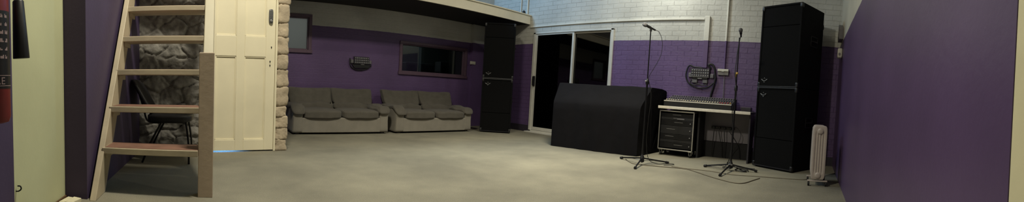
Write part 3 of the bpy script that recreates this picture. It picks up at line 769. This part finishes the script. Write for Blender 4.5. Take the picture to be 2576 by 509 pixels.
# back wall panel
sb = thing('wall_socket_panel', 'dark panel of audio sockets on the dim purple wall above the left sofa', 'socket panel', (2.72, Y2, 1.225))
MB().box(-.155, .155, -.055, 0, 0, .14).build('housing', M['box'], sb, bevel=.005)
for r_ in range(3):
    for q in range(8): socket(sb, -.13+q*.037, -.055, .03+r_*.042, (0, -1, 0))
MB().box(-.02, .05, -.06, -.055, -.012, -.002).build('name_plate', M['silver'], sb)
MB().prism([(-.20, -.01), (.21, -.01), (.15, -.07), (-.14, -.08)], -.05, 0, 'y').build('cable_tray', M['black'], sb, bevel=.004)
for lab, xx in (('grey junction box on the left of the socket panel over the sofa', 2.53), ('grey junction box on the right of the socket panel over the sofa', 2.905)):
    o = thing('junction_box', lab, 'junction box', (xx, Y2, 1.235)); MB().box(-.028, .028, -.04, 0, 0, .07).build('body', M['greybox'], o, bevel=.005); MB().box(-.022, .022, -.046, -.04, .006, .064).build('lid', M['greybox'], o, bevel=.003)
cable([(2.49, Y2-.02, 1.33), (2.485, Y2-.03, 1.24), (2.51, Y2-.03, 1.17), (2.60, Y2-.03, 1.12), (2.72, Y2-.03, 1.115), (2.85, Y2-.03, 1.15), (2.93, Y2-.03, 1.21)], .011, 'black cable sagging under the socket panel over the sofa')
# light switches
def switch(name, label, mtx):
    t = thing(name, label, 'switch'); t.matrix_world = mtx
    MB().box(-.075, .075, -.02, 0, 0, .07).build('plate', M['whiteplastic'], t, bevel=.004); 
    MB().box(-.03, -.01, -.028, -.02, .02, .05).build('rocker', M['whiteplastic'], t, bevel=.002); MB().box(.01, .03, -.028, -.02, .02, .05).build('rocker', M['whiteplastic'], t, bevel=.002)
switch('light_switch', 'pale switch plate on the dim back wall right of the long window', Matrix.Translation((5.37+.0, Y2-.091, 1.405)))
o = thing('wall_sensor', 'small white box on the right purple wall near the corner', 'sensor', (5.42, Y4, 1.64))
MB().puff((0, .035, .07), (.055, .035, .07), 6, 6).build('housing', M['whiteplastic'], o); MB().puff((-.058, .045, .05), (.006, .015, .02), 3, 5).build('lens', M['greyplastic'], o)
o = thing('wall_bracket', 'grey flat box high on the right wall above the paint line', 'bracket box', (5.45, Y4, 1.915))
MB().prism([(-.05, 0), (.25, .0), (.25, .27), (-.05, .17)], 0, .06, 'y').build('body', M['greybox'], o, bevel=.006); MB().box(-.02, .2, .06, .066, .03, .14).build('lid', M['greyplastic'], o, bevel=.003)

# ------------------------------------------------------------------ microphones and stands
def tripod(t, tips, h, r=.011):
    MB().tube([(0, 0, .03), (0, 0, h*.62)], .0125, 12, False).build('lower_tube', M['blackmetal'], t, smooth='auto')
    MB().tube([(0, 0, h*.6), (0, 0, h)], .008, 12, False).build('upper_tube', M['blackmetal'], t, smooth='auto')
    MB().lathe([(h*.6, .018), (h*.6+.01, .022), (h*.6+.06, .022), (h*.6+.075, .013)], n=16).build('clutch', M['black'], t, smooth='auto')
    MB().lathe([(.035, .018), (.04, .03), (.10, .028), (.12, .018), (.14, .015)], n=18).build('hub', M['black'], t, smooth='auto')
    for x, y in tips:
        l = MB().tube([(x*.05, y*.05, .085), (x*.95, y*.95, .022)], .0095, 8, False).build('leg', M['blackmetal'], t, smooth='auto')
        MB().tube([(x*.9, y*.9, .024), (x, y, .016)], .0165, 10, False).build('rubber_foot', M['rubber'], l, smooth='auto')
        MB().tube([(0, 0, .055), (x*.5, y*.5, .05)], .004, 6, False).build('brace', M['silver'], l)
def microphone(loc, d, label):
    d = Vector(d).normalized(); t = thing('microphone', label, 'microphone', loc, 0, 'microphones on the stands')
    MB().lathe([(-.08, .008), (-.078, .011), (.02, .014), (.045, .018), (.055, .02)], (0, 0, 0), d, 16).build('body', M['black'], t, smooth='auto')
    MB().lathe([(.05, .02), (.056, .0245), (.062, .026), (.066, .026), (.085, .0265), (.1, .02), (.108, .01), (.11, .001)], (0, 0, 0), d, 20).build('grille', M['mesh_steel'], t, smooth='auto')
    MB().lathe([(-.01, .0165), (.03, .019)], (0, 0, 0), d, 16).build('clip', M['black'], t, smooth='auto')
    return t
S1 = (4.46, 2.075, 0)
t = thing('microphone_stand', 'black tripod microphone stand in front of the covered console', 'microphone stand', S1, 0, 'microphone stands')
tripod(t, [(.19, .42), (.34, -.24), (-.36, -.08)], 1.745)
MB().box(-.012, .012, -.012, .012, 1.74, 1.775).build('clip_joint', M['black'], t, bevel=.003)
MB().lathe([(0, .011), (.03, .012), (.035, .008)], (-.02, 0, 1.09), (-1, 0, 0), 10).build('knob', M['silver'], t)
microphone((4.455, 2.085, 1.79), (-.50, .75, .36), 'microphone tilted up to the left on the stand by the covered console')
cable([(4.49, 2.03, 1.765), (4.51, 1.98, 1.74), (4.52, 1.94, 1.66), (4.525, 1.925, 1.55), (4.515, 1.94, 1.42), (4.49, 2.0, 1.28), (4.475, 2.06, 1.16), (4.47, 2.06, 1.10)], .0035, 'thin cable bowing from the tilted microphone back to its stand')
cable([(4.47, 2.06, 1.10), (4.49, 2.02, .9), (4.48, 2.03, .6), (4.485, 2.04, .3), (4.50, 2.0, .08), (4.62, 1.92, .012), (4.75, 1.86, .008), (4.80, 1.78, .008), (4.74, 1.74, .008), (4.62, 1.83, .008)], .004, 'cable hanging down the stand by the covered console to the carpet')
S2 = (4.82, .98, 0)
t = thing('microphone_stand', 'black tripod microphone stand with yellow tape in front of the desk', 'microphone stand', S2, 0, 'microphone stands')
tripod(t, [(.08, .38), (.09, -.34), (-.46, .03)], 1.74)
MB().lathe([(1.262, .0135), (1.265, .0165), (1.285, .0165), (1.288, .0135)], n=16).box(-.012, .004, .008, .018, 1.22, 1.27).build('tape', M['tape'], t, smooth='auto')
MB().lathe([(.075, .031), (.08, .033), (.09, .033), (.095, .031)], n=16).build('collar', M['silver'], t)
microphone((4.815, .965, 1.795), (-.93, -.12, .38), 'microphone pointing straight out on the stand in front of the desk')
cable([(4.88, .98, 1.77), (4.87, 1.0, 1.6), (4.83, 1.005, 1.4), (4.80, 1.0, 1.25), (4.80, .965, 1.0), (4.83, 1.01, .8), (4.84, .99, .5), (4.84, 1.0, .2), (4.86, 1.05, .06), (4.98, 1.12, .012), (5.10, 1.05, .012), (5.12, .85, .012), (5.10, .70, .012)], .006, 'cable wound down the taped microphone stand to the floor')
cable([(4.86, 1.04, .10), (4.92, .86, .012), (4.88, .78, .012), (4.80, .80, .012), (4.84, .92, .02), (4.95, .88, .02), (4.97, .78, .012), (4.86, .76, .02)], .007, 'dark coil of cable at the foot of the taped stand')
cable([(4.97, 1.24, .008), (5.0, 1.34, .008), (4.93, 1.36, .008), (4.88, 1.2, .02), (4.9, 1.0, .012)], .005, 'pale loop of cable beside the foot of the taped stand', 'greyplastic')
cable([(4.66, 2.42, .006), (4.42, 2.18, .006), (4.46, 1.95, .006), (4.50, 1.80, .006), (4.55, 1.63, .006), (4.54, 1.45, .006), (4.26, 1.08, .006), (4.09, .80, .006), (4.12, .68, .006), (4.35, .60, .006), (4.50, .55, .006)], .005, 'thin brownish cable wandering over the carpet below both stands', 'thincable', 'floor_cable')
cable([(4.62, 1.72, .006), (4.60, 1.5, .006), (4.62, 1.2, .006), (4.55, .9, .006), (4.60, .6, .006), (4.62, .35, .006), (4.64, .05, .006), (4.72, -.02, .006)], .004, 'thin cable crossing the carpet towards the heater', 'thincable', 'floor_cable')

# ------------------------------------------------------------------ oil heater
rd = thing('oil_heater', 'pale oil-filled column heater on small wheels by the purple wall', 'heater', (4.34, -.13, 0), math.radians(2))
hw, z0, z1 = .082, .075, .69
for i in range(7):
    x = i*.052
    if i == 0:
        def fr(u, q): 
            g = 0
            if abs(q.z) < .24 and u.x < -.3:
                g = .009*(.5-.5*math.cos(2*PI*(q.y/.115)*4)) if abs(q.y) < .0575 else 0
                g *= min(1, (.24-abs(q.z))/.02)
            return q+Vector((g, 0, 0))
        b = MB().puff((x, 0, (z0+z1)/2), (.024, hw, (z1-z0)/2), 9, 40, fr)
    else:
        b = MB().puff((x, 0, (z0+z1)/2), (.020, hw, (z1-z0)/2), 7, 8)
    b.build('fin', M['rad'], rd)
for z in (.628, .125):
    MB().lathe([(0, .034), (.008, .034), (.014, .026), (.016, .012)], (-.022, 0, z), (-1, 0, 0), 24).tube([(-.02, 0, z), (.33, 0, z)], .02, 12, False).build('end_cap', M['rad'], rd, smooth='auto')
MB().box(.335, .40, -.075, .075, .10, .66).build('control_box', M['rad'], rd, bevel=.01)
for x in (-.005, .30):
    ft = MB().box(x-.02, x+.02, -.115, .115, .052, .066).build('foot', M['rad'], rd, bevel=.003)
    for s in (-1, 1):
        MB().lathe([(-.011, .022), (-.009, .026), (.009, .026), (.011, .022)], (x, s*.098, .027), (0, 1, 0), 16).build('wheel', M['rubber'], ft, smooth='auto')

# ------------------------------------------------------------------ lights
LK = 1.0
def area(name, loc, target, sx, sy, power, col, shape='RECTANGLE'):
    l = D.lights.new(name, 'AREA'); l.shape = shape; l.size = sx; l.size_y = sy; l.energy = power*LK; l.color = col
    o = D.objects.new(name, l); COL.objects.link(o); o.location = loc
    o.rotation_euler = (Vector(target)-Vector(loc)).to_track_quat('-Z', 'Y').to_euler(); return o
warm = (1., .93, .74); cool = (.93, 1., .95); blue = (.33, .64, 1.)
area('ceiling_lamp_main', (.45, 2.42, 4.05), (.7, 2.7, 0), .6, .12, 145, warm)
area('ceiling_lamp_far', (3.6, 2.2, 4.05), (3.7, 2.9, 0), .9, .2, 52, warm).data.spread = 1.5
area('side_fill_light', (4.4, 3.2, 4.05), (4.4, 3.8, 0), .6, .2, 30, warm)  # added fill that brightens the loft fascia, side wall and corner
area('wall_lamp', (5.35, 2.45, 3.35), (5.95, 2.5, 2.3), .35, .2, 18, (.98, 1., .9))
area('loft_skylight', (3.4, 6.3, 4.05), (4.8, 5.0, 1.6), .9, .6, 90, blue)
area('door_gap_daylight', (.05, 4.80, .12), (.05, 4.50, .0), .35, .12, 3.2, (.14, .42, 1.)).data.spread = 1.3
area('control_room_lamp', (4.1, 7.9, 2.5), (3.9, 8.6, 1.4), .3, .3, 12, (.9, 1., .96))
area('frosted_window_lamp', (1.4, 8.3, 2.0), (1.3, 7.0, 1.7), .5, .5, 4, (1., 1., .97))

w = D.worlds.new('world'); bpy.context.scene.world = w; w.use_nodes = True
bg = w.node_tree.nodes['Background']; bg.inputs[0].default_value = (.80, .85, 1., 1); bg.inputs[1].default_value = .05

# ------------------------------------------------------------------ camera: a cylindrical sweep panorama
f, cy, psi, tx, ty = 951.9, 265.67, .78147, .06804, .01504
cd = D.cameras.new('camera'); cam = D.objects.new('camera', cd); COL.objects.link(cam); bpy.context.scene.camera = cam
cd.type = 'PANO'
v = Vector((tx, ty, 0)); R = Matrix.Rotation(v.length, 3, v.normalized()).transposed()
F = R @ Vector((math.sin(psi), math.cos(psi), 0)); U = R @ Vector((0, 0, 1)); X = F.cross(U)
cam.matrix_world = Matrix.Translation((0, 0, .85)) @ Matrix((X, U, -F)).transposed().to_4x4()
cd.clip_start = .02
def setp(k, val):
    for host in (getattr(cd, 'cycles', None), cd):
        if host is not None and hasattr(host, k):
            try: setattr(host, k, val); return True
            except Exception as e: print('pano', k, e)
    print('MISSING', k); return False
setp('panorama_type', 'CENTRAL_CYLINDRICAL')
setp('central_cylindrical_range_u_min', -1288/f); setp('central_cylindrical_range_u_max', 1288/f)
setp('central_cylindrical_range_v_min', (cy-509)/f); setp('central_cylindrical_range_v_max', cy/f)
setp('central_cylindrical_radius', 1.0)
sc = bpy.context.scene
sc.view_settings.view_transform = 'Standard'; sc.view_settings.look = 'None'; sc.view_settings.gamma = 1.; sc.view_settings.exposure = 0.
sc.view_settings.use_curve_mapping = False
sc.cycles.max_bounces = 8; sc.cycles.use_denoising = True
